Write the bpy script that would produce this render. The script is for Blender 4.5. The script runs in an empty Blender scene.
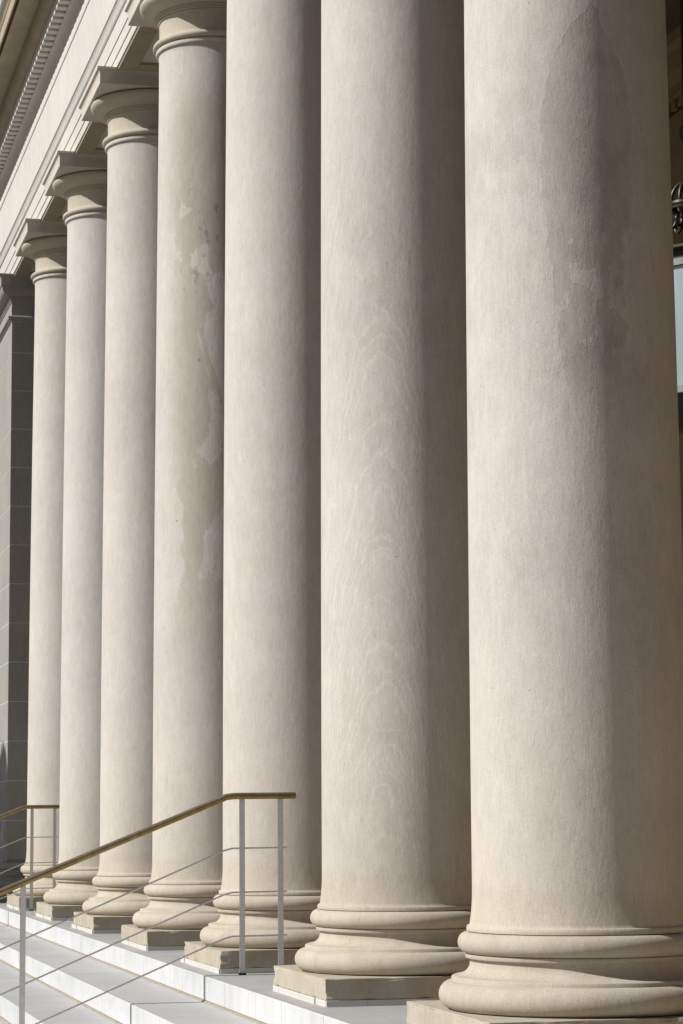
import bpy, bmesh, math, random
from mathutils import Vector, Matrix, noise as mnoise
R = math.radians
random.seed(7)
scene = bpy.context.scene
COL = scene.collection

# ------------------------------------------------------------------ measured layout (metres)
CAM = Vector((-3.43841, -9.67594, 0.93))
PSI, TILT, ROLL, FPX = 0.244289, 0.126463, -0.0072536, 2405.83
D = 2.70506            # spacing of the columns
NCOL = 7
PLINTH = 0.603         # half side
Z_AB, Z_SOF = 7.200, 7.345
STEP_X, STEP_T, STEP_H, NSTEP = -0.7256, 0.4421, 0.15254, 7
GROUND_Z = -STEP_H * NSTEP
Y0, Y1 = -7.0, 27.0
SUN_E, SUN_A = R(38.2), R(1.6)     # elevation; azimuth away from -X towards +Y

# ------------------------------------------------------------------ helpers
def tag(o, label=None, cat=None, group=None, kind=None):
    if label: o['label'] = label
    if cat: o['category'] = cat
    if group: o['group'] = group
    if kind: o['kind'] = kind
    return o

def empty(name, loc=(0, 0, 0)):
    o = bpy.data.objects.new(name, None)
    o.empty_display_size = 0.2
    o.location = loc
    COL.objects.link(o)
    return o

def obj(name, bm, mat, parent=None, smooth=None, bevel=0.0, segs=2):
    me = bpy.data.meshes.new(name)
    bmesh.ops.recalc_face_normals(bm, faces=bm.faces[:])
    bm.to_mesh(me)
    bm.free()
    if mat: me.materials.append(mat)
    if smooth is not None:
        for p in me.polygons: p.use_smooth = True
        me.set_sharp_from_angle(angle=R(smooth))
    o = bpy.data.objects.new(name, me)
    COL.objects.link(o)
    if parent: o.parent = parent
    if bevel:
        b = o.modifiers.new('bevel', 'BEVEL')
        b.width = bevel; b.segments = segs; b.limit_method = 'ANGLE'; b.angle_limit = R(40)
    return o

def add_box(bm, x0, x1, y0, y1, z0, z1, bev=0.0, segs=1):
    vs = [bm.verts.new((x, y, z)) for x in (x0, x1) for y in (y0, y1) for z in (z0, z1)]
    f = [(0, 1, 3, 2), (4, 6, 7, 5), (0, 4, 5, 1), (2, 3, 7, 6), (0, 2, 6, 4), (1, 5, 7, 3)]
    fs = [bm.faces.new([vs[i] for i in q]) for q in f]
    if bev:
        es = list({e for q in fs for e in q.edges})
        bmesh.ops.bevel(bm, geom=es, offset=bev, segments=segs, affect='EDGES', profile=0.6)

def add_lathe(bm, prof, seg=192, cx=0.0, cy=0.0, cap=True):
    rings = []
    for r, z in prof:
        rings.append([bm.verts.new((cx + r * math.cos(2 * math.pi * k / seg), cy + r * math.sin(2 * math.pi * k / seg), z)) for k in range(seg)])
    for a, b in zip(rings, rings[1:]):
        for k in range(seg):
            n = (k + 1) % seg
            bm.faces.new((a[k], a[n], b[n], b[k]))
    if cap:
        bm.faces.new(rings[0]); bm.faces.new(rings[-1])

def add_sq(bm, prof, x0, x1, y0, y1, cap=True):
    """rectangular moulding: prof = (offset outwards, z)"""
    rings = []
    for o, z in prof:
        rings.append([bm.verts.new(p) for p in ((x0 - o, y0 - o, z), (x1 + o, y0 - o, z), (x1 + o, y1 + o, z), (x0 - o, y1 + o, z))])
    for a, b in zip(rings, rings[1:]):
        for k in range(4):
            n = (k + 1) % 4
            bm.faces.new((a[k], a[n], b[n], b[k]))
    if cap:
        bm.faces.new(rings[0]); bm.faces.new(rings[-1])

def add_extrude_y(bm, prof, y0, y1):
    a = [bm.verts.new((x, y0, z)) for x, z in prof]
    b = [bm.verts.new((x, y1, z)) for x, z in prof]
    n = len(prof)
    for k in range(n):
        j = (k + 1) % n
        bm.faces.new((a[k], a[j], b[j], b[k]))
    bm.faces.new(a); bm.faces.new(list(reversed(b)))

def add_tube(bm, pts, r, seg=12, flat=1.0):
    """round bar through pts, with mitred bends; flat scales it in height"""
    pts = [Vector(p) for p in pts]
    rings = []
    for i, p in enumerate(pts):
        d = (pts[min(i + 1, len(pts) - 1)] - pts[max(i - 1, 0)]).normalized()
        side = d.cross(Vector((0, 0, 1)))
        if side.length < 1e-4: side = Vector((1, 0, 0))
        side.normalize()
        up = side.cross(d).normalized()
        rings.append([bm.verts.new(p + side * (r * math.cos(2 * math.pi * k / seg)) + up * (r * flat * math.sin(2 * math.pi * k / seg))) for k in range(seg)])
    for a, b in zip(rings, rings[1:]):
        for k in range(seg):
            n = (k + 1) % seg
            bm.faces.new((a[k], a[n], b[n], b[k]))
    bm.faces.new(rings[0]); bm.faces.new(rings[-1])

def arc(cx, cz, rx, rz, a0, a1, n=10):
    return [(cx + rx * math.cos(R(a0 + (a1 - a0) * k / n)), cz + rz * math.sin(R(a0 + (a1 - a0) * k / n))) for k in range(n + 1)]

# ------------------------------------------------------------------ materials
class NT:
    def __init__(self, name):
        self.m = bpy.data.materials.new(name)
        self.m.use_nodes = True
        self.t = self.m.node_tree
        self.n, self.l = self.t.nodes, self.t.links
        self.b = self.n['Principled BSDF']
    def node(self, t, **kw):
        o = self.n.new(t)
        for k, v in kw.items(): setattr(o, k, v)
        return o
    def put(self, s, v):
        if hasattr(v, 'is_linked') or hasattr(v, 'links'): self.l.new(v, s)
        else: s.default_value = v
    def math(self, op, a, b=None, c=None, clamp=False):
        o = self.node('ShaderNodeMath', operation=op, use_clamp=clamp)
        self.put(o.inputs[0], a)
        if b is not None: self.put(o.inputs[1], b)
        if c is not None: self.put(o.inputs[2], c)
        return o.outputs[0]
    def vmath(self, op, a, b):
        o = self.node('ShaderNodeVectorMath', operation=op)
        self.put(o.inputs[0], a); self.put(o.inputs[1], b)
        return o.outputs[1] if op == 'DOT_PRODUCT' else o.outputs[0]
    def noise(self, v, scale, detail=4, rough=0.55, dist=0.0, dim='3D'):
        o = self.node('ShaderNodeTexNoise', noise_dimensions=dim)
        if dim == '1D': self.put(o.inputs['W'], v)
        else: self.put(o.inputs['Vector'], v)
        o.inputs['Scale'].default_value = scale
        o.inputs['Detail'].default_value = detail
        o.inputs['Roughness'].default_value = rough
        o.inputs['Distortion'].default_value = dist
        return o.outputs[0]
    def rng(self, v, a, b, c=0.0, d=1.0, smooth=False):
        o = self.node('ShaderNodeMapRange', clamp=True)
        if smooth: o.interpolation_type = 'SMOOTHSTEP'
        self.put(o.inputs[0], v)
        for k, x in enumerate((a, b, c, d)): o.inputs[k + 1].default_value = x
        return o.outputs[0]
    def mix(self, f, a, b, mode='MIX'):
        o = self.node('ShaderNodeMix', data_type='RGBA', blend_type=mode)
        self.put(o.inputs['Factor'], f)
        for s, v in (('A', a), ('B', b)):
            k = [i for i in o.inputs if i.name == s and i.type == 'RGBA'][0]
            if isinstance(v, tuple): k.default_value = (v[0], v[1], v[2], 1)
            else: self.l.new(v, k)
        return [i for i in o.outputs if i.type == 'RGBA'][0]
    def gain(self, col, f):
        """multiply a colour by a scalar"""
        c = self.node('ShaderNodeCombineColor')
        for k in range(3): self.l.new(f, c.inputs[k])
        return self.mix(1.0, col, c.outputs[0], 'MULTIPLY')
    def coords(self, seed=0.0, rand=False):
        tc = self.node('ShaderNodeTexCoord').outputs['Object']
        off = self.node('ShaderNodeCombineXYZ')
        off.inputs[0].default_value = seed * 7.31; off.inputs[1].default_value = seed * 3.77; off.inputs[2].default_value = seed * 5.13
        v = self.vmath('ADD', tc, off.outputs[0])
        if rand:
            oi = self.node('ShaderNodeObjectInfo')
            s = self.math('MULTIPLY', oi.outputs['Random'], 37.0)
            c = self.node('ShaderNodeCombineXYZ')
            for k in range(3): self.l.new(s, c.inputs[k])
            v = self.vmath('ADD', v, c.outputs[0])
        return tc, v
    def bump(self, *hs):
        prev = None
        for h, strength, dist in hs:
            b = self.node('ShaderNodeBump')
            b.inputs['Strength'].default_value = strength
            b.inputs['Distance'].default_value = dist
            self.l.new(h, b.inputs['Height'])
            if prev: self.l.new(prev, b.inputs['Normal'])
            prev = b.outputs[0]
        self.l.new(prev, self.b.inputs['Normal'])
    def done(self, col, rough=0.85, spec=0.25):
        if isinstance(col, tuple): self.b.inputs['Base Color'].default_value = (*col, 1)
        else: self.l.new(col, self.b.inputs['Base Color'])
        self.put(self.b.inputs['Roughness'], rough)
        self.b.inputs['Specular IOR Level'].default_value = spec
        return self.m

def scl(T, v, s):
    o = T.node('ShaderNodeVectorMath', operation='MULTIPLY')
    T.put(o.inputs[0], v); o.inputs[1].default_value = s
    return o.outputs[0]

def stone(name, col, seed=0.0, rand=False, streak=0.045, mottle=0.10, tan=(0.50, 0.41, 0.29), tanamt=0.25, feature=None, joints=None, pit=0.25, rough_bump=0.5, foot=False):
    T = NT(name)
    tc, v = T.coords(seed, rand)
    big = T.noise(v, 0.9, 6, 0.6)
    mid = T.noise(v, 5.0, 5, 0.6)
    strk = T.noise(scl(T, v, (60, 60, 2.6)), 1.0, 6, 0.7)
    fstr = T.noise(scl(T, v, (110, 110, 16)), 1.0, 4, 0.7)
    fine = T.noise(v, 150, 3, 0.7)
    blot = T.noise(scl(T, v, (16, 16, 7)), 1.0, 6, 0.7)
    c = T.mix(T.rng(mid, 0.38, 0.75, 0, tanamt), col, tan)
    g = T.math('ADD', T.rng(big, 0.25, 0.75, 1 - mottle, 1 + mottle * 0.6), T.rng(strk, 0.25, 0.75, -streak * 0.75, streak * 0.75))
    g = T.math('ADD', g, T.rng(fine, 0.25, 0.75, -0.13, 0.13))
    g = T.math('ADD', g, T.rng(fstr, 0.25, 0.75, -0.08, 0.08))
    g = T.math('ADD', g, T.rng(blot, 0.28, 0.72, -0.075, 0.075))
    pits = T.rng(T.noise(v, 55, 2, 0.5), 0.70, 0.76, 0, pit)
    g = T.math('SUBTRACT', g, pits)
    g = T.math('SUBTRACT', g, T.rng(T.noise(scl(T, v, (13, 13, 10)), 1.0, 2, 0.5), 0.775, 0.79, 0, pit * 1.6))
    if foot:                        # yellowish splash staining on the lowest part of a shaft
        zz = T.node('ShaderNodeSeparateXYZ'); T.l.new(tc, zz.inputs[0])
        e = T.math('ADD', zz.outputs[2], T.math('MULTIPLY', T.math('SUBTRACT', T.noise(v, 2.5, 6, 0.65), 0.5), 1.6))
        c = T.mix(T.rng(e, 0.25, 1.9, 0.55, 0.0), c, (0.475, 0.415, 0.325))
        e2 = T.math('ADD', zz.outputs[2], T.math('MULTIPLY', T.math('SUBTRACT', T.noise(scl(T, v, (9, 9, 4)), 1.0, 6, 0.65), 0.5), 0.35))
        c = T.mix(T.rng(e2, 0.60, 0.66, 0.30, 0.0), c, (0.43, 0.36, 0.265))
    hx = None
    if joints:                     # fine open joints between blocks every so many metres along y
        per, off, w, dark = joints
        s = T.node('ShaderNodeSeparateXYZ'); T.l.new(tc, s.inputs[0])
        q = T.math('PINGPONG', T.math('ADD', s.outputs[1], off), per / 2)
        g = T.math('MULTIPLY', g, T.rng(q, w * 0.4, w, dark, 1.0))
    if feature: c, g, hx = feature(T, tc, v, c, g)
    c = T.gain(c, g)
    T.bump(*([(hx, 0.22, 0.003)] if hx else []), (blot, 0.35 * rough_bump, 0.012), (T.noise(scl(T, v, (48, 48, 22)), 1.0, 4, 0.65), 0.38 * rough_bump, 0.005), (fstr, 0.3 * rough_bump, 0.003), (fine, 0.5 * rough_bump, 0.0022))
    return T.done(c, 0.88, 0.2)

def screen_t(T, tc, i):
    """horizontal position round the shaft, measured across its street-side front"""
    d = Vector((0 - CAM.x, i * D - CAM.y)).normalized()
    t = T.vmath('DOT_PRODUCT', tc, (d.y, -d.x, 0))
    s = T.node('ShaderNodeSeparateXYZ'); T.l.new(tc, s.inputs[0])
    front = T.rng(T.vmath('DOT_PRODUCT', tc, (-d.x, -d.y, 0)), 0.0, 0.1)
    return t, s.outputs[2], front

def feat_patch(T, tc, v, c, g):          # worn grey tongue of patching mortar on the nearest shaft
    t, z, front = screen_t(T, tc, 0)
    wob = T.math('MULTIPLY', T.math('SUBTRACT', T.noise(v, 7.0, 8, 0.66), 0.5), 0.115)
    tt = T.math('ADD', t, wob)
    fac = T.rng(z, 2.45, 4.85)
    ramp = T.node('ShaderNodeValToRGB')
    T.l.new(fac, ramp.inputs[0])
    zs = [2.45, 2.73, 3.08, 3.46, 3.84, 4.05, 4.24, 4.40]
    Ls = [0.07, -0.026, -0.06, -0.11, -0.11, -0.077, 0.034, 0.18]
    Rs = [0.14, 0.21, 0.237, 0.265, 0.278, 0.245, 0.17, 0.11]
    els = ramp.color_ramp.elements
    while len(els) < len(zs): els.new(0.5)
    for e, zz, a, b in zip(els, zs, Ls, Rs):
        e.position = (zz - 2.45) / 2.4
        e.color = (a + 0.5, b + 0.5, 0, 1)
    sep = T.node('ShaderNodeSeparateColor'); T.l.new(ramp.outputs[0], sep.inputs[0])
    dl = T.math('SUBTRACT', T.math('ADD', tt, 0.5), sep.outputs[0])
    dr = T.math('SUBTRACT', sep.outputs[1], T.math('ADD', tt, 0.5))
    inner = T.math('MINIMUM', dl, dr)
    mask = T.math('MULTIPLY', T.rng(inner, 0.0, 0.006), T.math('MULTIPLY', front, T.rng(z, 2.5, 2.75)))
    edge = T.math('MULTIPLY', T.math('MULTIPLY', T.rng(inner, -0.012, 0.0), T.rng(inner, 0.014, 0.003)), T.math('MULTIPLY', front, T.rng(z, 2.6, 2.75)))
    c = T.mix(T.math('MULTIPLY', mask, T.math('MULTIPLY', T.rng(z, 2.5, 2.95, 0.0, 0.62), T.rng(T.noise(v, 4.0, 8, 0.7), 0.40, 0.58, 0.45, 1.0))), c, (0.37, 0.34, 0.30))
    g = T.math('ADD', g, T.math('MULTIPLY', edge, 0.055))
    # pale chips where the mortar has flaked
    chipn = T.noise(scl(T, v, (14, 14, 9)), 1.0, 4, 0.5)
    reg = T.math('MULTIPLY', T.math('MULTIPLY', T.rng(z, 2.5, 2.62), T.rng(z, 3.45, 3.3)), T.math('MULTIPLY', T.rng(t, -0.16, -0.12), T.rng(t, 0.30, 0.26)))
    chip = T.math('MULTIPLY', T.math('MULTIPLY', T.rng(chipn, 0.60, 0.612), reg), front)
    c = T.mix(T.math('MULTIPLY', chip, 0.7), c, (0.56, 0.53, 0.485))
    # grey damp haze below the patch
    haze = T.math('MULTIPLY', T.math('MULTIPLY', T.rng(z, 1.2, 2.4), T.rng(T.noise(v, 2.2, 6, 0.65), 0.5, 0.62)), 0.10)
    g = T.math('SUBTRACT', g, haze)
    return c, g, T.math('SUBTRACT', chip, mask)

def feat_arches(T, tc, v, c, g):         # wood-like arched veining of the second shaft
    t, z, front = screen_t(T, tc, 1)
    dt = T.math('ADD', t, 0.12)
    w = T.math('MULTIPLY_ADD', T.math('MULTIPLY', dt, dt), 12.0, z)
    w = T.math('ADD', w, T.math('MULTIPLY', T.math('SUBTRACT', T.noise(v, 3.2, 5, 0.6), 0.5), 0.55))
    lines = T.noise(w, 15.0, 4, 0.65, dim='1D')
    m = T.math('MULTIPLY', T.rng(lines, 0.50, 0.66, smooth=True), T.rng(z, 5.0, 3.6))
    m = T.math('MULTIPLY', m, T.math('MULTIPLY', T.rng(z, 0.7, 1.1), front))
    m = T.math('MULTIPLY', m, T.rng(T.noise(scl(T, v, (30, 30, 14)), 1.0, 5, 0.7), 0.36, 0.56, 0.45, 1.0))
    g = T.math('ADD', g, T.math('MULTIPLY', T.math('SUBTRACT', m, 0.3), 0.125))
    return c, g, None

def feat_flake(T, tc, v, c, g):          # blotchy flaking of the fourth shaft
    t, z, front = screen_t(T, tc, 3)
    n = T.noise(scl(T, v, (2.4, 2.4, 1.2)), 1.0, 8, 0.62, 0.5)
    reg = T.math('MULTIPLY', T.rng(z, 1.8, 3.0), T.rng(z, 6.6, 6.2))
    core = T.math('MULTIPLY', T.math('MULTIPLY', T.rng(t, -0.36, -0.22), T.rng(t, 0.24, 0.08)), reg)
    f = T.math('MULTIPLY', T.rng(n, 0.445, 0.47), core)
    c = T.mix(T.math('MULTIPLY', f, 0.70), c, (0.42, 0.37, 0.30))
    edge = T.math('MULTIPLY', T.math('MULTIPLY', T.rng(n, 0.415, 0.445), T.rng(n, 0.48, 0.46)), core)
    g = T.math('ADD', g, T.math('MULTIPLY', edge, 0.06))
    n2 = T.noise(scl(T, v, (16, 16, 11)), 1.0, 4, 0.6)
    rr = T.math('MULTIPLY', T.math('MULTIPLY', T.rng(z, 4.6, 5.1), T.rng(z, 5.9, 5.4)), core)
    g = T.math('SUBTRACT', g, T.math('MULTIPLY', T.math('MULTIPLY', T.rng(n2, 0.60, 0.63), rr), 0.30))
    return c, g, T.math('MULTIPLY', f, -0.3)

LIME = (0.538, 0.507, 0.462)
M = {}
M['shaft'] = [
    stone('limestone_patched', LIME, 1, tanamt=0.16, feature=feat_patch, foot=True),
    stone('limestone_arched', LIME, 2, tanamt=0.22, feature=feat_arches, foot=True),
    stone('limestone_plain', LIME, 3, tanamt=0.22, mottle=0.07, foot=True),
    stone('limestone_flaking', LIME, 4, tanamt=0.22, feature=feat_flake, foot=True),
    stone('limestone_even', LIME, 5, tanamt=0.22, foot=True),
    stone('limestone_grey', (0.528, 0.503, 0.463), 6, tanamt=0.16, foot=True),
    stone('limestone_fair', LIME, 8, tanamt=0.25, foot=True),
]
M['base'] = stone('limestone_base', (0.475, 0.43, 0.36), 11, True, tan=(0.40, 0.315, 0.205), tanamt=0.55, streak=0.04)
M['plinth'] = stone('limestone_plinth', (0.45, 0.405, 0.335), 13, True, tan=(0.36, 0.285, 0.18), tanamt=0.65, streak=0.05, pit=0.35, rough_bump=0.9)
M['capital'] = stone('limestone_capital', (0.47, 0.425, 0.35), 15, True, tanamt=0.3, streak=0.03)
M['abacus'] = stone('limestone_abacus', (0.53, 0.495, 0.43), 16, True, tanamt=0.2, streak=0.02)
M['entab'] = stone('limestone_entablature', (0.56, 0.54, 0.50), 17, False, streak=0.03, tanamt=0.22, joints=(2.70506, 1.10, 0.006, 0.80))
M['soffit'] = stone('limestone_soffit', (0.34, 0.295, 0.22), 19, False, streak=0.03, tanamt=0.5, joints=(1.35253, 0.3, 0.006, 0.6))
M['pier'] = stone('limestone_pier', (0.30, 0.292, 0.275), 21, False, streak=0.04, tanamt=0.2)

def marble(name, col, seed, rough=0.55, stain=0.35, joints=None):
    T = NT(name)
    tc, v = T.coords(seed)
    vein = T.noise(scl(T, v, (1.0, 0.5, 1.4)), 3.2, 8, 0.62, 1.2)
    big = T.noise(v, 1.1, 5, 0.6)
    fine = T.noise(v, 60, 4, 0.6)
    st = T.noise(scl(T, v, (5.0, 2.2, 9.0)), 1.0, 6, 0.65)
    drip = T.noise(scl(T, v, (1.0, 14.0, 0.6)), 1.0, 4, 0.6)
    c = T.mix(T.rng(vein, 0.50, 0.74, 0, 0.6), col, (0.46, 0.475, 0.49))
    c = T.mix(T.rng(st, 0.55, 0.72, 0, stain), c, (0.50, 0.41, 0.28))
    g = T.math('ADD', T.rng(big, 0.3, 0.7, 0.88, 1.05), T.rng(fine, 0.25, 0.75, -0.07, 0.07))
    g = T.math('ADD', g, T.rng(drip, 0.38, 0.66, 0.02, -0.07))
    c = T.gain(c, g)
    T.bump((fine, 0.15, 0.002), (T.noise(v, 9, 4, 0.6), 0.1, 0.004))
    return T.done(c, rough, 0.35)
M['riser'] = marble('white_marble', (0.60, 0.605, 0.605), 31, stain=0.30)
M['tread'] = marble('grey_worn_marble', (0.385, 0.385, 0.375), 33, rough=0.6, stain=0.6)
M['step_tread'] = marble('pale_worn_marble', (0.46, 0.462, 0.458), 37, rough=0.6, stain=0.5)
M['bed'] = marble('rough_white_bedding', (0.57, 0.56, 0.53), 35, rough=0.8, stain=0.55)

def plain(name, col, rough, metal=0.0, nscale=30, amt=0.1, spec=0.4, bump=0.0):
    T = NT(name)
    tc, v = T.coords(2.0)
    n = T.noise(v, nscale, 5, 0.6)
    T.b.inputs['Metallic'].default_value = metal
    if bump: T.bump((n, bump, 0.003))
    return T.done(T.gain(T.mix(0.0, col, col), T.rng(n, 0.3, 0.7, 1 - amt, 1 + amt)), rough, spec)
M['seal'] = plain('tan_sealant', (0.33, 0.275, 0.20), 0.8, nscale=18, amt=0.2)
M['steel'] = plain('dull_steel', (0.76, 0.75, 0.72), 0.5, 0.05, 40, 0.08)
M['rod'] = plain('dull_steel_rod', (0.72, 0.71, 0.68), 0.5, 0.05, 40, 0.08)
M['bronze'] = plain('worn_bronze', (0.36, 0.245, 0.09), 0.36, 0.85, 22, 0.22)
M['rail_top'] = plain('rail_cap_bronze', (0.15, 0.118, 0.08), 0.55, 0.3, 22, 0.2)
M['iron'] = plain('black_iron', (0.02, 0.019, 0.017), 0.5, 0.3, 40, 0.2)
M['gilt'] = plain('gilded_iron', (0.06, 0.052, 0.036), 0.4, 0.6, 30, 0.3)
M['brass_band'] = plain('verdigris_band', (0.20, 0.22, 0.20), 0.6, 0.3, 20, 0.2)
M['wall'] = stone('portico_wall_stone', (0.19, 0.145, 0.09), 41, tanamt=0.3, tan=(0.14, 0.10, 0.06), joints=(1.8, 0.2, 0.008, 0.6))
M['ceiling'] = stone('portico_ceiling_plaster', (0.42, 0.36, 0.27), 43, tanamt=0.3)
M['floor'] = stone('portico_floor_stone', (0.42, 0.36, 0.27), 45, tanamt=0.35, streak=0.0, joints=(0.9, 0.1, 0.006, 0.7))
M['wing'] = stone('limestone_blocker', (0.42, 0.37, 0.30), 23, False, streak=0.04, tanamt=0.3)  # stone of the added sky-blocking mass
M['door'] = plain('dark_bronze_door', (0.06, 0.045, 0.025), 0.5, 0.4, 15, 0.2)

def glass_mat():
    T = NT('milky_lantern_glass')
    tc, v = T.coords(3)
    n = T.noise(scl(T, v, (6, 6, 1.2)), 1.0, 3, 0.5)
    c = T.mix(T.rng(n, 0.35, 0.65), (0.28, 0.355, 0.385), (0.36, 0.435, 0.46))
    T.b.inputs['Coat Weight'].default_value = 0.6
    T.b.inputs['Coat Roughness'].default_value = 0.08
    return T.done(c, 0.25, 0.5)
M['glass'] = glass_mat()

def paving():
    T = NT('plaza_paving')
    tc, v = T.coords(51)
    br = T.node('ShaderNodeTexBrick')
    T.l.new(tc, br.inputs['Vector'])
    br.inputs['Scale'].default_value = 1.0
    br.inputs['Brick Width'].default_value = 1.2; br.inputs['Row Height'].default_value = 0.6
    br.inputs['Mortar Size'].default_value = 0.006
    br.inputs['Color1'].default_value = (0.13, 0.11, 0.085, 1); br.inputs['Color2'].default_value = (0.11, 0.094, 0.073, 1)
    br.inputs['Mortar'].default_value = (0.2, 0.18, 0.15, 1)
    g = T.math('ADD', T.rng(T.noise(v, 0.6, 6, 0.6), 0.3, 0.7, 0.85, 1.08), T.rng(T.noise(v, 80, 3, 0.6), 0.3, 0.7, -0.08, 0.08))
    T.bump((T.noise(v, 60, 4, 0.6), 0.2, 0.003))
    return T.done(T.gain(br.outputs['Color'], g), 0.85, 0.25)
M['paving'] = paving()

# ------------------------------------------------------------------ ground, steps, floor
bm = bmesh.new()
bmesh.ops.create_grid(bm, x_segments=8, y_segments=8, size=600)
for v in bm.verts: v.co.z = GROUND_Z
tag(obj('ground', bm, M['paving']), kind='structure')

def slab_row(bm, x0, x1, z0, z1, joints, gap=0.0055, bev=0.006):
    for a, b in zip(joints, joints[1:]):
        add_box(bm, x0, x1, a + gap / 2, b - gap / 2, z0, z1, bev, 2)

def joints_for(seed, pins=()):
    rnd = random.Random(seed)
    ys = [Y0]
    while ys[-1] < Y1 - 2.0: ys.append(ys[-1] + rnd.choice((1.36, 1.42, 1.3, 0.92, 1.5)))
    ys = [y for y in ys if all(abs(y - p) > 0.55 for p in pins)] + list(pins) + [Y1]
    return sorted(ys)

floor = empty('portico_floor', (0, 0, 0)); tag(floor, kind='structure')
bm = bmesh.new()
slab_row(bm, STEP_X, -0.10, -STEP_H + 0.012, 0.0, joints_for(3, (3.198, 7.65, 10.43, 11.9)))
obj('stylobate_edge', bm, M['riser'], floor)
bm = bmesh.new()
add_box(bm, -0.097, 6.6, Y0, Y1, -STEP_H, -0.002)
add_box(bm, STEP_X + 0.012, -0.10, Y0, Y1, -2 * STEP_H, -STEP_H + 0.010)
obj('floor_paving', bm, M['floor'], floor)
bm = bmesh.new()
add_box(bm, STEP_X - 0.010, STEP_X + 0.02, Y0, Y1, -STEP_H - 0.001, -STEP_H + 0.011, 0.003, 1)
obj('sealant_joint', bm, M['seal'], floor)

stairs = empty('front_steps', (STEP_X, 8.0, GROUND_Z))
tag(stairs, 'broad white marble steps with tan joints rising to the colonnade', 'steps', None, 'thing')
inv = Matrix.Translation((-STEP_X, -8.0, -GROUND_Z))
for k in range(1, NSTEP):
    xf = STEP_X - STEP_T * k
    zt = -STEP_H * k
    bm = bmesh.new()
    slab_row(bm, xf, xf + STEP_T + 0.05, zt - STEP_H + 0.012, zt - 0.0005, joints_for(10 + k, (7.0, 5.55) if k == 1 else (7.1,)))
    st = obj('step', bm, M['riser'], stairs)
    st.matrix_parent_inverse = inv
    bm = bmesh.new()
    add_box(bm, xf + 0.014, xf + STEP_T + 0.03, Y0, Y1, zt - STEP_H, zt - 0.006)
    t = obj('tread_joint_fill', bm, M['seal'], st)
    bm = bmesh.new()
    add_box(bm, xf - 0.010, xf + 0.02, Y0, Y1, zt - STEP_H - 0.001, zt - STEP_H + 0.011, 0.003, 1)
    obj('sealant_joint', bm, M['seal'], st)
    bm = bmesh.new()                      # worn, dirtier walking surface, a sheet laid on the step
    a = [bm.verts.new(p) for p in ((xf + 0.012, Y0, zt + 0.0015), (xf + STEP_T - 0.008, Y0, zt + 0.0015), (xf + STEP_T - 0.008, Y1, zt + 0.0015), (xf + 0.012, Y1, zt + 0.0015))]
    bm.faces.new(a)
    obj('tread', bm, M['step_tread'], st)
bm = bmesh.new()
a = [bm.verts.new(p) for p in ((STEP_X + 0.012, Y0, 0.0015), (-0.1, Y0, 0.0015), (-0.1, Y1, 0.0015), (STEP_X + 0.012, Y1, 0.0015))]
bm.faces.new(a)
obj('worn_edge_surface', bm, M['tread'], floor)

# ------------------------------------------------------------------ columns
def shaft_prof():
    pr = [(0.470, 0.456), (0.4835, 0.458), (0.485, 0.467), (0.4835, 0.476), (0.481, 0.4805), (0.474, 0.482)]
    for k in range(0, 13):                                   # apophyge
        t = k / 12
        pr.append((0.4592 + 0.0125 * (1 - t) ** 2.0, 0.484 + 0.15 * t))
    for k in range(1, 60):
        z = 0.634 + (6.735 - 0.634) * k / 59
        t = min(max((z - 0.5) / 5.0, 0), 1.2)
        pr.append((0.4592 - 0.0268 * t ** 1.5, z))
    rt = pr[-1][0]
    for k in range(1, 5):
        t = k / 4
        pr.append((rt + 0.006 * t ** 2.0, 6.735 + 0.050 * t))
    pr += [(0.4445, 6.7865), (0.4475, 6.791), (0.4480, 6.804), (0.4460, 6.815), (0.436, 6.8185), (0.434, 6.824)]
    return pr

def base_prof():
    pr = [(0.50, 0.1385)]
    pr += arc(0.549, 0.197, 0.0555, 0.0575, -88, 88, 20)
    pr += [(0.5505, 0.2555), (0.5505, 0.268), (0.5480, 0.272), (0.541, 0.275)]
    for k in range(1, 13):
        a = R(90 * k / 12)
        pr.append((0.541 - 0.068 * math.sin(a), 0.275 + 0.052 * (1 - math.cos(a))))
    pr += [(0.472, 0.338), (0.476, 0.346), (0.4900, 0.348), (0.4925, 0.353), (0.4925, 0.364), (0.489, 0.3665)]
    pr += arc(0.482, 0.411, 0.0405, 0.0435, -86, 88, 18)
    pr += [(0.470, 0.4555)]
    return pr

def cap_prof():
    pr = [(0.436, 6.824)]
    pr += arc(0.4445, 6.850, 0.0265, 0.0255, -86, 86, 14)
    pr += [(0.434, 6.8765), (0.4250, 6.884), (0.4220, 6.900)]
    pr += [(0.4215, 6.96), (0.4215, 7.022), (0.424, 7.030)]
    for r, z in ((0.433, 7.034), (0.443, 7.052), (0.453, 7.070)):
        pr += [(r, z), (r + 0.002, z + 0.006), (r + 0.001, z + 0.0135), (r - 0.003, z + 0.0155)]
    pr += [(0.458, 7.088), (0.480, 7.094), (0.508, 7.104), (0.535, 7.118), (0.556, 7.134), (0.569, 7.150), (0.5745, 7.164), (0.5740, 7.177), (0.568, 7.188), (0.558, 7.195), (0.548, 7.1985), (0.50, 7.1995)]
    return pr

def jitter(bm, amp, freq, zmin=None):
    for v in bm.verts:
        n = mnoise.noise_vector(v.co * freq)
        v.co += Vector((n.x, n.y, n.z * 0.4)) * amp

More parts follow.
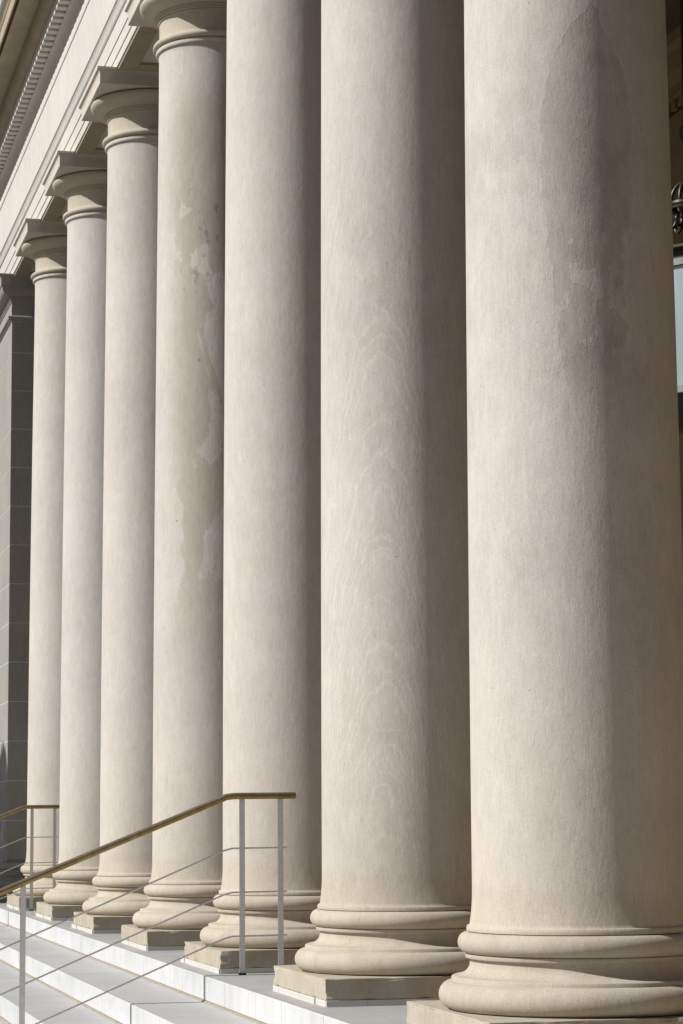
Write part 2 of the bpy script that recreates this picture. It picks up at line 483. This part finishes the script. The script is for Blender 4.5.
def build_column(i, label):
    y = i * D
    root = empty('stone_column', (0, y, 0))
    tag(root, label, 'column', 'round limestone columns along the portico', 'thing')
    rnd = random.Random(50 + i)
    # rough marble bedding with ragged mortar
    bm = bmesh.new()
    ys = [-PLINTH + 0.004]
    while ys[-1] < PLINTH - 0.15: ys.append(ys[-1] + rnd.uniform(0.12, 0.5))
    ys.append(PLINTH - 0.004)
    for a, b in zip(ys, ys[1:]):
        o = rnd.uniform(-0.004, 0.009)
        add_box(bm, -PLINTH - o, -0.3, a + 0.0004, b - 0.0004, -0.002, 0.0335 - rnd.uniform(0, 0.002), 0.002, 1)
    for a, b in zip(ys, ys[1:]):
        o = rnd.uniform(-0.006, 0.003)
        add_box(bm, a + 0.0004, b - 0.0004, -PLINTH - o, -0.35, -0.002, 0.0333 - rnd.uniform(0, 0.002), 0.002, 1)
    add_box(bm, -PLINTH + 0.012, PLINTH - 0.01, -PLINTH + 0.012, PLINTH - 0.01, -0.002, 0.0335)
    obj('bedding_strip', bm, M['bed'], root)
    bm = bmesh.new()
    add_box(bm, -PLINTH, PLINTH, -PLINTH, PLINTH, 0.034, 0.1384)
    bmesh.ops.subdivide_edges(bm, edges=bm.edges[:], cuts=20, use_grid_fill=True)
    off = Vector((i * 3.1, i * 1.7, 0))
    for v in bm.verts:
        n = mnoise.noise_vector(v.co * 7 + off)
        m = mnoise.noise_vector(v.co * 23 + off)
        if v.co.z < 0.13: v.co += Vector((n.x, n.y, 0)) * 0.002 + Vector((m.x, m.y, 0)) * 0.0012
        else: v.co += Vector((m.x, m.y, -abs(m.z))) * 0.0012
        near = [PLINTH - abs(v.co.x) < 0.012, PLINTH - abs(v.co.y) < 0.012, v.co.z > 0.128, v.co.z < 0.040]
        if sum(near) >= 2:
            ch = max(0.0, mnoise.noise(v.co * 21 + off * 3) - 0.10) * 0.017
            v.co.x -= math.copysign(ch, v.co.x) * near[0]; v.co.y -= math.copysign(ch, v.co.y) * near[1]
            if near[2]: v.co.z -= ch * 0.6
            if near[3]: v.co.z += ch * 0.6
    obj('plinth', bm, M['plinth'], root, bevel=0.007, segs=2)
    bm = bmesh.new(); add_lathe(bm, base_prof(), 160)
    obj('base_moulding', bm, M['base'], root, smooth=40)
    bm = bmesh.new(); add_lathe(bm, shaft_prof(), 160)
    obj('shaft', bm, M['shaft'][i], root, smooth=40)
    bm = bmesh.new(); add_lathe(bm, cap_prof(), 160)
    obj('capital', bm, M['capital'], root, smooth=40)
    bm = bmesh.new()
    pr = [(-0.004, Z_AB + 0.0005), (0.0, Z_AB + 0.004), (0.0, 7.270)]
    pr += [(0.024 * (1 - math.cos(R(90 * k / 8))), 7.272 + 0.050 * math.sin(R(90 * k / 8))) for k in range(1, 9)]
    pr += [(0.026, 7.324), (0.026, Z_SOF - 0.001)]
    add_sq(bm, pr, -0.582, 0.582, -0.582, 0.582)
    obj('abacus', bm, M['abacus'], root, smooth=30)
    return root

LABELS = [
    'nearest thick pale column, a grey worn tongue of patched stone down its front',
    'pale column with faint arched wood-like veining, directly left of the nearest one',
    'plain smooth pale column behind the flat end of the near bronze handrail',
    'blotchy pale column with flaking brown patches, left of the handrail\'s flat end',
    'pale column with its whole capital in view, right beside the blotchy flaking column',
    'slender-looking pale column between the far rail\'s column and the fifth, capital below the entablature',
    'farthest round pale column, beside the dark square pier and the small far handrail',
]
LABELS[5] = 'pale column with one column between it and the dark square pier'
for i in range(NCOL): build_column(i, LABELS[i])

# ------------------------------------------------------------------ end pier
PX0, PX1, PY0, PY1 = -0.437, 0.437, 18.475, 21.4
pier = empty('square_pier', (0, (PY0 + PY1) / 2, 0))
tag(pier, 'square stone pier with dark shaded face and pale course joints ending the colonnade', 'pier', None, 'thing')
pinv = Matrix.Translation((0, -(PY0 + PY1) / 2, 0))
def pobj(name, bm, mat, **k):
    o = obj(name, bm, mat, pier, **k); o.matrix_parent_inverse = pinv; return o
bm = bmesh.new()
zj = [0.455] + [6.43 - 0.4587 * k for k in range(12, -1, -1)] + [6.80]
for a, b in zip(zj, zj[1:]):
    add_box(bm, PX0, PX1, PY0, PY1, a + 0.003, b - 0.003, 0.003, 1)
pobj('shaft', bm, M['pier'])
bm = bmesh.new(); add_box(bm, PX0 + 0.0025, PX1 - 0.0025, PY0 + 0.0025, PY1 - 0.0025, 0.45, 6.82)
pobj('mortar_joints', bm, plain('pale_mortar', (0.62, 0.60, 0.56), 0.9))
bm = bmesh.new()
pr = [(0.165, 0.0), (0.165, 0.138), (0.115, 0.1385)] + [(x - 0.438, z) for x, z in base_prof()[1:]]
add_sq(bm, pr, PX0, PX1, PY0, PY1)
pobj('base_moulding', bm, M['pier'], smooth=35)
bm = bmesh.new()
pr = [(0.0, 6.80), (0.018, 6.815), (0.018, 6.828)] + arc(0.02, 6.850, 0.026, 0.022, -88, 88, 8) + [(0.004, 6.876), (0.002, 7.03), (0.012, 7.036), (0.012, 7.05), (0.022, 7.055), (0.022, 7.07), (0.032, 7.075), (0.034, 7.095)]
pr += [(0.034 + 0.10 * math.sin(R(90 * k / 8)), 7.100 + 0.10 * (1 - math.cos(R(90 * k / 8)))) for k in range(0, 9)]
pr += [(0.138, 7.195), (0.138, 7.205), (0.145, 7.208), (0.145, 7.27)]
pr += [(0.145 + 0.024 * (1 - math.cos(R(90 * k / 6))), 7.272 + 0.050 * math.sin(R(90 * k / 6))) for k in range(1, 7)]
pr += [(0.171, 7.324), (0.171, Z_SOF - 0.001)]
add_sq(bm, pr, PX0, PX1, PY0, PY1)
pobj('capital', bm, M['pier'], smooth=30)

# ------------------------------------------------------------------ entablature
YE0, YE1 = -6.0, 26.0
ent = empty('entablature', (0, 10.0, Z_SOF))
tag(ent, 'long carved stone entablature with dentils resting on the column capitals', 'entablature', None, 'thing')
einv = Matrix.Translation((0, -10.0, -Z_SOF))
def eobj(name, bm, mat, parent=None, **k):
    o = obj(name, bm, mat, parent or ent, **k)
    if parent is None: o.matrix_parent_inverse = einv
    return o
def zk(x, k): return 0.93 + (x + 3.43841) / k
# architrave: three fasciae and crowning mouldings; underside with a sunk panel in each bay
f1, f2, f3 = -0.444, -0.452, -0.460
z2 = zk(f2, 0.4594); z3 = zk(f3, 0.4500); z4 = zk(-0.468, 0.4380)
pr = [(f1, Z_SOF), (f1, z2), (f2, z2 + 0.0005), (f2, z3), (f3, z3 + 0.0005), (f3, z4)]
pr += [(-0.468, z4 + 0.001)] + [(-0.467 - 0.010 * math.sin(R(180 * k / 8)), z4 + 0.003 + 0.026 * k / 8) for k in range(1, 9)]
zc = z4 + 0.031
pr += [(-0.466, zc + 0.002), (-0.470, zc + 0.012), (-0.474, zc + 0.034), (-0.483, zc + 0.060), (-0.494, zc + 0.076)]
pr += [(-0.499, zc + 0.079), (-0.499, zc + 0.104), (-0.496, zc + 0.108)]
z_tae = zc + 0.110
pr += [(-0.430, z_tae + 0.004), (-0.430, z_tae + 0.02), (0.43, z_tae + 0.02), (0.43, Z_SOF)]
bm = bmesh.new(); add_extrude_y(bm, pr, YE0, YE1)
bm.normal_update()
arch = eobj('architrave', bm, M['entab'], smooth=25)
for i in range(NCOL):                 # raised border strips leave a sunk panel between abaci
    a, b = i * D + 0.63, (i + 1) * D - 0.63
    bm = bmesh.new()
    t = 0.028
    add_box(bm, f1 + 0.012, -0.27, a, b, Z_SOF - t, Z_SOF - 0.001, 0.003)
    add_box(bm, 0.27, 0.418, a, b, Z_SOF - t, Z_SOF - 0.001, 0.003)
    add_box(bm, -0.269, 0.269, a, a + 0.16, Z_SOF - t, Z_SOF - 0.001, 0.003)
    add_box(bm, -0.269, 0.269, b - 0.16, b, Z_SOF - t, Z_SOF - 0.001, 0.003)
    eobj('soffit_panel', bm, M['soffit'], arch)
# frieze
x_f = -0.431
z_fr = zk(-0.440, 0.3939)
bm = bmesh.new(); add_box(bm, x_f, 0.40, YE0, YE1, z_tae + 0.022, z_fr)
eobj('frieze', bm, M['entab'])
# fillet and hollow under the dentils
zb2 = zk(-0.442, 0.3889)
ZD = 8.777
bz = [(-0.431, z_fr + 0.001), (-0.438, z_fr + 0.002), (-0.441, z_fr + 0.008), (-0.442, z_fr + 0.020), (-0.442, zb2 - 0.008), (-0.439, zb2), (-0.433, zb2 + 0.002), (-0.433, 8.690)]
bz += [(-0.434 - 0.084 * (1 - math.cos(R(90 * k / 8))), 8.692 + 0.080 * math.sin(R(90 * k / 8))) for k in range(0, 9)]
bz += [(-0.520, 8.775), (0.40, 8.775), (0.40, z_fr + 0.001)]
bm = bmesh.new(); add_extrude_y(bm, bz, YE0, YE1)
eobj('bed_moulding', bm, M['entab'], smooth=30)
# dentils
bm = bmesh.new(); add_box(bm, -0.470, 0.39, YE0, YE1, 8.777, 8.955)
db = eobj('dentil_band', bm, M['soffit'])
pitch = 0.1836
first = None
for k in range(100):
    y = 3.6 + pitch * k
    if first is None:
        bm = bmesh.new(); add_box(bm, -0.622, -0.472, -0.052, 0.052, ZD + 0.001, 8.905, 0.004)
        first = eobj('dentil', bm, M['entab'], db)
        first.location = (0, y, 0)
    else:
        o = first.copy(); COL.objects.link(o); o.parent = db; o.location = (0, y, 0)
# cornice: ovolo, soffit, drip, corona
cz = [(-0.30, 8.957), (-0.560, 8.957), (-0.560, 8.907), (-0.628, 8.907), (-0.634, 8.915)]
cz += [(-0.634 - 0.066 * math.sin(R(90 * k / 8)), 8.920 + 0.165 * (1 - math.cos(R(90 * k / 8)))) for k in range(1, 9)]
cz += [(-0.702, 9.095), (-0.715, 9.100), (-0.852, 9.100), (-0.858, 9.078), (-0.905, 9.078), (-0.908, 9.150), (-0.934, 9.150), (-0.938, 9.073), (-0.953, 9.073), (-0.953, 9.200)]
cz += [(-0.958, 9.203), (-0.966, 9.215), (-0.966, 9.226), (-0.970, 9.230), (-0.976, 9.242), (-0.30, 9.242)]
bm = bmesh.new(); add_extrude_y(bm, cz, YE0, YE1)
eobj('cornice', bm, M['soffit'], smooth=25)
sz = [(-0.30, 9.244), (-0.978, 9.244)]
sz += [(-0.978 - 0.09 * k / 10 - 0.02 * math.sin(R(360 * k / 10)), 9.246 + 0.13 * k / 10) for k in range(1, 11)]
sz += [(-1.078, 9.380), (-1.078, 9.42), (-0.30, 9.42)]
bm = bmesh.new(); add_extrude_y(bm, sz, YE0, YE1)
eobj('crown_moulding', bm, M['entab'], smooth=25)

# ------------------------------------------------------------------ the building behind
bld = empty('portico_building', (3.9, 10.0, 0))
tag(bld, 'shadowed brown stone building wall with dentilled cornice behind the columns', 'building', None, 'thing')
binv = Matrix.Translation((-3.9, -10.0, 0))
def bobj(name, bm, mat, **k):
    o = obj(name, bm, mat, bld, **k); o.matrix_parent_inverse = binv; return o
WX = 3.9
bm = bmesh.new(); add_box(bm, WX, WX + 1.2, -6.0, 26.0, -0.05, 8.3)
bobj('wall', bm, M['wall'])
bm = bmesh.new()
add_box(bm, 0.44, WX - 0.002, -6.0, 26.0, 8.30, 8.60)
for i in range(-1, 9):
    add_box(bm, 0.46, WX - 0.01, i * D - 0.3, i * D + 0.3, 7.95, 8.298)
bobj('ceiling', bm, M['ceiling'])
bm = bmesh.new(); add_box(bm, -0.28, WX + 6.0, -6.0, 26.0, 9.19, 9.43)
bobj('roof', bm, M['ceiling'])
bm = bmesh.new()
add_extrude_y(bm, [(WX - 0.001, 6.60), (WX - 0.05, 6.60), (WX - 0.06, 6.68), (WX - 0.12, 6.72), (WX - 0.12, 6.80), (WX - 0.20, 6.86), (WX - 0.22, 7.00), (WX - 0.28, 7.03), (WX - 0.28, 7.12), (WX - 0.001, 7.12)], -5.9, 25.9)
bobj('cornice_band', bm, M['wall'])
cb = bpy.data.objects['cornice_band']
first = None
for k in range(96):
    if first is None:
        bm = bmesh.new(); add_box(bm, WX - 0.115, WX - 0.058, -0.045, 0.045, 6.612, 6.676)
        first = obj('dentil', bm, M['wall'], cb)
    else:
        o = first.copy(); COL.objects.link(o); o.parent = cb
    (first if k == 0 else o).location = (0, 2.0 + 0.16 * k, 0)
for i in range(NCOL + 1):
    y = (i - 0.5) * D
    bm = bmesh.new()
    add_box(bm, WX - 0.06, WX - 0.002, y - 0.78, y + 0.78, 0.0, 5.6)
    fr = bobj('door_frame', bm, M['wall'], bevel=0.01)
    bm = bmesh.new()
    for s in (-1, 1):
        add_box(bm, WX - 0.09, WX - 0.062, y + (s - 1) * 0.315 + 0.005, y + (s + 1) * 0.315 - 0.005, 0.02, 5.3, 0.004)
        for q in range(4):
            add_box(bm, WX - 0.105, WX - 0.092, y + s * 0.315 - 0.22, y + s * 0.315 + 0.22, 0.25 + q * 1.27, 1.3 + q * 1.27, 0.006)
    obj('door_leaf', bm, M['door'], fr)
bm = bmesh.new()
for i in range(NCOL):
    add_box(bm, WX - 0.09, WX - 0.002, i * D - 0.34, i * D + 0.34, 0.0, 6.598, 0.012)
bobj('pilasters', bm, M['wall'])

blocker = empty('sky_blocker', (2.5, -9.0, GROUND_Z))  # unseen mass, added to block sky light and darken the near faces
tag(blocker, 'unseen stone block added to keep sky light off the near-facing stone', 'building', None, 'thing')
vinv = Matrix.Translation((-2.5, 9.0, -GROUND_Z))
bm = bmesh.new()
for k in range(20):
    add_box(bm, -0.437, 5.1, -12.0, -6.25, GROUND_Z + 0.455 * k + 0.003, GROUND_Z + 0.455 * (k + 1) - 0.003, 0.004)
add_box(bm, -0.43, 5.09, -11.99, -6.257, GROUND_Z, GROUND_Z + 9.1)
o = obj('wall', bm, M['wing'], blocker); o.matrix_parent_inverse = vinv
bm = bmesh.new()
add_sq(bm, [(0.0, 8.04), (0.03, 8.05), (0.10, 8.2), (0.6, 8.3), (0.62, 8.6), (0.72, 8.9), (0.72, 9.0)], -0.437, 5.1, -12.0, -6.75)
o = obj('cornice', bm, M['wing'], blocker); o.matrix_parent_inverse = vinv

# ------------------------------------------------------------------ hanging lantern
LX, LY = 2.35, 4.35
lan = empty('hanging_lantern', (LX, LY, 3.2))
tag(lan, 'iron hanging lantern with scrollwork crown and pale glass behind the nearest column', 'lantern')
def lobj(name, bm, mat, parent=None, **k):
    for v in bm.verts: v.co -= Vector((LX, LY, 3.2))
    return obj(name, bm, mat, parent or lan, **k)
def hexring(bm, prof, n=6, rot=10):
    rings = [[bm.verts.new((LX + r * math.cos(R(rot + 360 * k / n)), LY + r * math.sin(R(rot + 360 * k / n)), z)) for k in range(n)] for r, z in prof]
    for a, b in zip(rings, rings[1:]):
        for k in range(n): bm.faces.new((a[k], a[(k + 1) % n], b[(k + 1) % n], b[k]))
    bm.faces.new(rings[0]); bm.faces.new(rings[-1])
bm = bmesh.new(); hexring(bm, [(0.27, 3.59), (0.30, 4.345)])
lobj('glass', bm, M['glass'])
bm = bmesh.new()
for k in range(6):
    c, s = math.cos(R(10 + 60 * k)), math.sin(R(10 + 60 * k))
    add_tube(bm, [(LX + 0.275 * c, LY + 0.275 * s, 3.57), (LX + 0.306 * c, LY + 0.306 * s, 4.36)], 0.012, 8)
lobj('corner_bars', bm, M['iron'], smooth=40)
bm = bmesh.new(); hexring(bm, [(0.31, 4.345), (0.325, 4.35), (0.325, 4.392), (0.31, 4.396)]); lobj('top_band', bm, M['brass_band'])
bm = bmesh.new(); hexring(bm, [(0.29, 4.398), (0.29, 4.452)]); lobj('frieze_band', bm, M['iron'])
bm = bmesh.new(); hexring(bm, [(0.30, 4.480), (0.20, 4.488), (0.08, 4.497), (0.04, 4.50)]); lobj('roof', bm, M['iron'])
bm = bmesh.new(); hexring(bm, [(0.30, 4.454), (0.345, 4.460), (0.345, 4.476), (0.30, 4.479)]); lobj('eave', bm, M['gilt'])
bm = bmesh.new(); hexring(bm, [(0.285, 3.54), (0.30, 3.545), (0.30, 3.586), (0.285, 3.588)]); lobj('bottom_band', bm, M['brass_band'])
bm = bmesh.new(); add_lathe(bm, [(0.02, 3.22), (0.05, 3.24), (0.03, 3.29), (0.12, 3.34), (0.20, 3.43), (0.26, 3.538)], 24, LX, LY); lobj('finial', bm, M['iron'], smooth=40)
bm = bmesh.new(); add_lathe(bm, [(0.105, 4.765), (0.125, 4.765), (0.127, 4.78), (0.118, 4.787), (0.127, 4.794), (0.125, 4.81), (0.105, 4.81), (0.105, 4.765)], 36, LX, LY, cap=False); lobj('crown_ring', bm, M['gilt'], smooth=30)
for k in range(6):
    a = R(40 + 60 * k)
    bm = bmesh.new()
    ctl = [(0.02, 4.945), (0.055, 4.930), (0.085, 4.890), (0.098, 4.840), (0.096, 4.790), (0.082, 4.745), (0.074, 4.705), (0.082, 4.668), (0.108, 4.648), (0.138, 4.655), (0.150, 4.685), (0.138, 4.705)]
    fine = []
    for q in range(len(ctl) - 1):
        p0, p1, p2, p3 = (Vector(ctl[max(0, min(len(ctl) - 1, q + e))]) for e in (-1, 0, 1, 2))
        for u in (0, .25, .5, .75):
            fine.append(0.5 * (2 * p1 + (p2 - p0) * u + (2 * p0 - 5 * p1 + 4 * p2 - p3) * u * u + (3 * p1 - p0 - 3 * p2 + p3) * u ** 3))
    fine.append(Vector(ctl[-1]))
    add_tube(bm, [(LX + f[0] * math.cos(a), LY + f[0] * math.sin(a), f[1]) for f in fine], 0.012, 10)
    lobj('scroll', bm, M['gilt'], smooth=50)
bm = bmesh.new(); add_lathe(bm, [(0.016, 4.49), (0.016, 5.2), (0.04, 5.24), (0.04, 5.3), (0.014, 5.34), (0.014, 8.297)], 16, LX, LY); lobj('suspension_rod', bm, M['iron'], smooth=40)

# ------------------------------------------------------------------ handrails
def make_rail(y):
    root = empty('handrail', (-0.49, y, 0.0))
    o = Vector((0.49, 0, 0))
    def P(x, z): return Vector((x, 0, z)) + o
    sl = 0.405
    xb = -0.571
    xe = -3.55
    zr = 1.064
    bm = bmesh.new()
    pts = [P(xe, zr + sl * (xe - xb))] + [P(xb - 0.05, zr - sl * 0.05), P(xb - 0.02, zr - sl * 0.017), P(xb + 0.02, zr - 0.001), P(xb + 0.05, zr)] + [P(-0.160, zr + 0.002)]
    # rounded oblong bar
    sec = []
    for k in range(20):
        a = R(18 * k)
        sec.append((0.027 * math.copysign(abs(math.cos(a)) ** 0.75, math.cos(a)), 0.0185 * math.copysign(abs(math.sin(a)) ** 0.75, math.sin(a))))
    rings = []
    for i, p in enumerate(pts):
        d = (pts[min(i + 1, len(pts) - 1)] - pts[max(i - 1, 0)]).normalized()
        side = Vector((0, -1, 0)); up = side.cross(d).normalized()
        if up.z < 0: up = -up
        rings.append([bm.verts.new(p + side * a + up * b) for a, b in sec])
    for a, b in zip(rings, rings[1:]):
        for k in range(len(sec)): bm.faces.new((a[k], a[(k + 1) % len(sec)], b[(k + 1) % len(sec)], b[k]))
    bm.faces.new(rings[0]); bm.faces.new(rings[-1])
    rl = obj('top_rail', bm, M['bronze'], root, smooth=45)
    bm = bmesh.new()                      # darker upper half of the bar
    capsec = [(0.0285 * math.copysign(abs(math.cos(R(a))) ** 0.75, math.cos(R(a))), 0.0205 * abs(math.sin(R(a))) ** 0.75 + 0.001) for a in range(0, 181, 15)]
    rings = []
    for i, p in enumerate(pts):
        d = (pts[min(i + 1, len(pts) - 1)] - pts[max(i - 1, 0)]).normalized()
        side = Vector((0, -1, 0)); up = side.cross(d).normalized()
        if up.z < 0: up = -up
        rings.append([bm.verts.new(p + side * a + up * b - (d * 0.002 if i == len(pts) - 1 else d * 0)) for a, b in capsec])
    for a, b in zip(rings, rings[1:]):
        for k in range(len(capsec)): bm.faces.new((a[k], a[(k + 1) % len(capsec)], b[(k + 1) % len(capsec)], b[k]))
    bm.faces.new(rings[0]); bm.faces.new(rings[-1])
    obj('rail_cap', bm, M['rail_top'], rl, smooth=45)
    for x, zb in ((-0.4905, 0.0), (-0.2535, 0.0), (-1.806, -3 * STEP_H), (-3.05, -6 * STEP_H)):
        bm = bmesh.new()
        zt = zr - 0.016 + min(0.0, sl * (x - xb))
        hw = 0.0165
        tl, tr = zt + (-sl * hw if x < xb else 0), zt + (sl * hw if x < xb else 0)
        add_box(bm, x - hw + o.x, x + hw + o.x, -0.0065, 0.0065, zb - 0.02 if zb else 0.0, zt, 0.0015)
        pb = obj('post', bm, M['steel'], root)
        bm = bmesh.new()
        add_box(bm, x - hw - 0.005 + o.x, x + hw + 0.005 + o.x, -0.012, 0.012, zb + 0.001, zb + 0.012, 0.002)
        obj('foot_collar', bm, M['iron'], pb)
    for z in (0.752, 0.490, 0.229):
        bm = bmesh.new()
        add_tube(bm, [P(xe, z + 0.42 * (xe - xb)), P(xb - 0.03, z - 0.42 * 0.03), P(xb + 0.02, z), P(-0.214, z + 0.003)], 0.0052, 8)
        obj('rod', bm, M['rod'], root, smooth=50)
    return root
def copy_tree(o, parent=None):
    c = o.copy(); COL.objects.link(c); c.parent = parent
    for ch in list(o.children): copy_tree(ch, c)
    return c
r1 = make_rail(4.69)
tag(r1, 'near bronze handrail on flat steel posts with three rods, crossing in front of the columns', 'handrail', 'handrails down the front steps')
r2 = copy_tree(r1); r2.location = (-0.487, 15.545, 0)
tag(r2, 'small far bronze handrail at the left edge beside the square pier', 'handrail', 'handrails down the front steps')

# ------------------------------------------------------------------ unseen tree-shaped stand-in, added to throw the pointed shadow on the pier
TX, TY = -6.2, 18.72
tree = empty('shadow_caster_tree', (TX, TY, GROUND_Z))
tag(tree, 'unseen tree-shaped stand-in added to cast the pointed shadow on the pier', 'tree')
tip = 1.81 + (abs(TX) - 0.437) * math.tan(SUN_E) / math.cos(SUN_A) - GROUND_Z
ty_off = (abs(TX) - 0.437) * math.tan(SUN_A)
tree.location.y = 18.94 + ty_off
bm = bmesh.new(); add_lathe(bm, [(0.09, 0), (0.07, 0.8), (0.03, tip * 0.8)], 12)
obj('trunk', bm, plain('bark', (0.12, 0.085, 0.055), 0.9, nscale=14, amt=0.3), tree, smooth=60)
bm = bmesh.new()
rnd = random.Random(5)
for k in range(16000):
    h = 1 - rnd.random() ** 1.5
    z = 0.35 + (tip - 0.35) * h
    dz = tip - z
    rm = (0.015 + 0.06 * min(dz, 0.12) / 0.12 + max(0.0, min(dz - 0.12, 0.25)) * 1.9 + max(0.0, min(dz - 0.37, 2.4)) * 0.40) * (0.9 + 0.2 * mnoise.noise(Vector((z * 3, k % 7, 0))))
    if z < 1.6: rm *= max(0.3, (z - 0.2) / 1.4)
    a = rnd.uniform(0, 2 * math.pi); r = rm * math.sqrt(rnd.uniform(0.25, 1))
    p = Vector((r * math.cos(a), r * math.sin(a), z))
    s = rnd.uniform(0.06, 0.13) * (1 - 0.75 * h ** 6)
    u = Vector((rnd.gauss(0, 1), rnd.gauss(0, 1), rnd.gauss(0, 1))).normalized()
    w = u.cross(Vector((rnd.gauss(0, 1), rnd.gauss(0, 1), rnd.gauss(0, 1)))).normalized()
    bm.faces.new([bm.verts.new(p + u * s), bm.verts.new(p - u * s * 0.5 + w * s * 0.5), bm.verts.new(p - u * s * 0.5 - w * s * 0.5)])
obj('crown', bm, plain('evergreen_leaves', (0.05, 0.075, 0.035), 0.7, nscale=4, amt=0.35), tree)

# ------------------------------------------------------------------ light, sky, camera
w = bpy.data.worlds.new('World'); scene.world = w; w.use_nodes = True
nt = w.node_tree
sky = nt.nodes.new('ShaderNodeTexSky')
sky.sky_type = 'NISHITA'; sky.sun_disc = False
sky.sun_elevation = SUN_E
sky.sun_rotation = R(270) + SUN_A
sky.air_density = 1.0; sky.dust_density = 1.5; sky.ozone_density = 1.0
bg = nt.nodes['Background']
nt.links.new(sky.outputs[0], bg.inputs['Color'])
bg.inputs['Strength'].default_value = 0.05

sd = bpy.data.lights.new('sun', 'SUN'); sd.energy = 4.9; sd.angle = R(0.53); sd.color = (1.0, 0.98, 0.952)
so = bpy.data.objects.new('sun', sd); COL.objects.link(so)
to_sun = Vector((-math.cos(SUN_E) * math.cos(SUN_A), math.cos(SUN_E) * math.sin(SUN_A), math.sin(SUN_E)))
so.rotation_euler = to_sun.to_track_quat('Z', 'Y').to_euler()
so.location = (-20, 10, 15)

cd = bpy.data.cameras.new('camera'); co = bpy.data.objects.new('camera', cd); COL.objects.link(co)
cd.sensor_fit = 'VERTICAL'; cd.sensor_height = 36.0; cd.sensor_width = 36.0
cd.lens = FPX / 1024 * 36.0
cd.clip_start = 0.1; cd.clip_end = 3000
fw = Vector((math.sin(PSI) * math.cos(TILT), math.cos(PSI) * math.cos(TILT), math.sin(TILT)))
r_ = Vector((math.cos(PSI), -math.sin(PSI), 0)); u_ = r_.cross(fw)
r2_ = r_ * math.cos(ROLL) + u_ * math.sin(ROLL); u2_ = -r_ * math.sin(ROLL) + u_ * math.cos(ROLL)
mw = Matrix((r2_, u2_, -fw)).transposed().to_4x4(); mw.translation = CAM
co.matrix_world = mw
scene.camera = co

vs = scene.view_settings
vs.view_transform = 'Standard'; vs.look = 'None'; vs.gamma = 1.0; vs.exposure = 0.07; vs.use_curve_mapping = False
scene.render.engine = 'CYCLES'
scene.cycles.max_bounces = 10; scene.cycles.diffuse_bounces = 6
scene.cycles.use_denoising = True
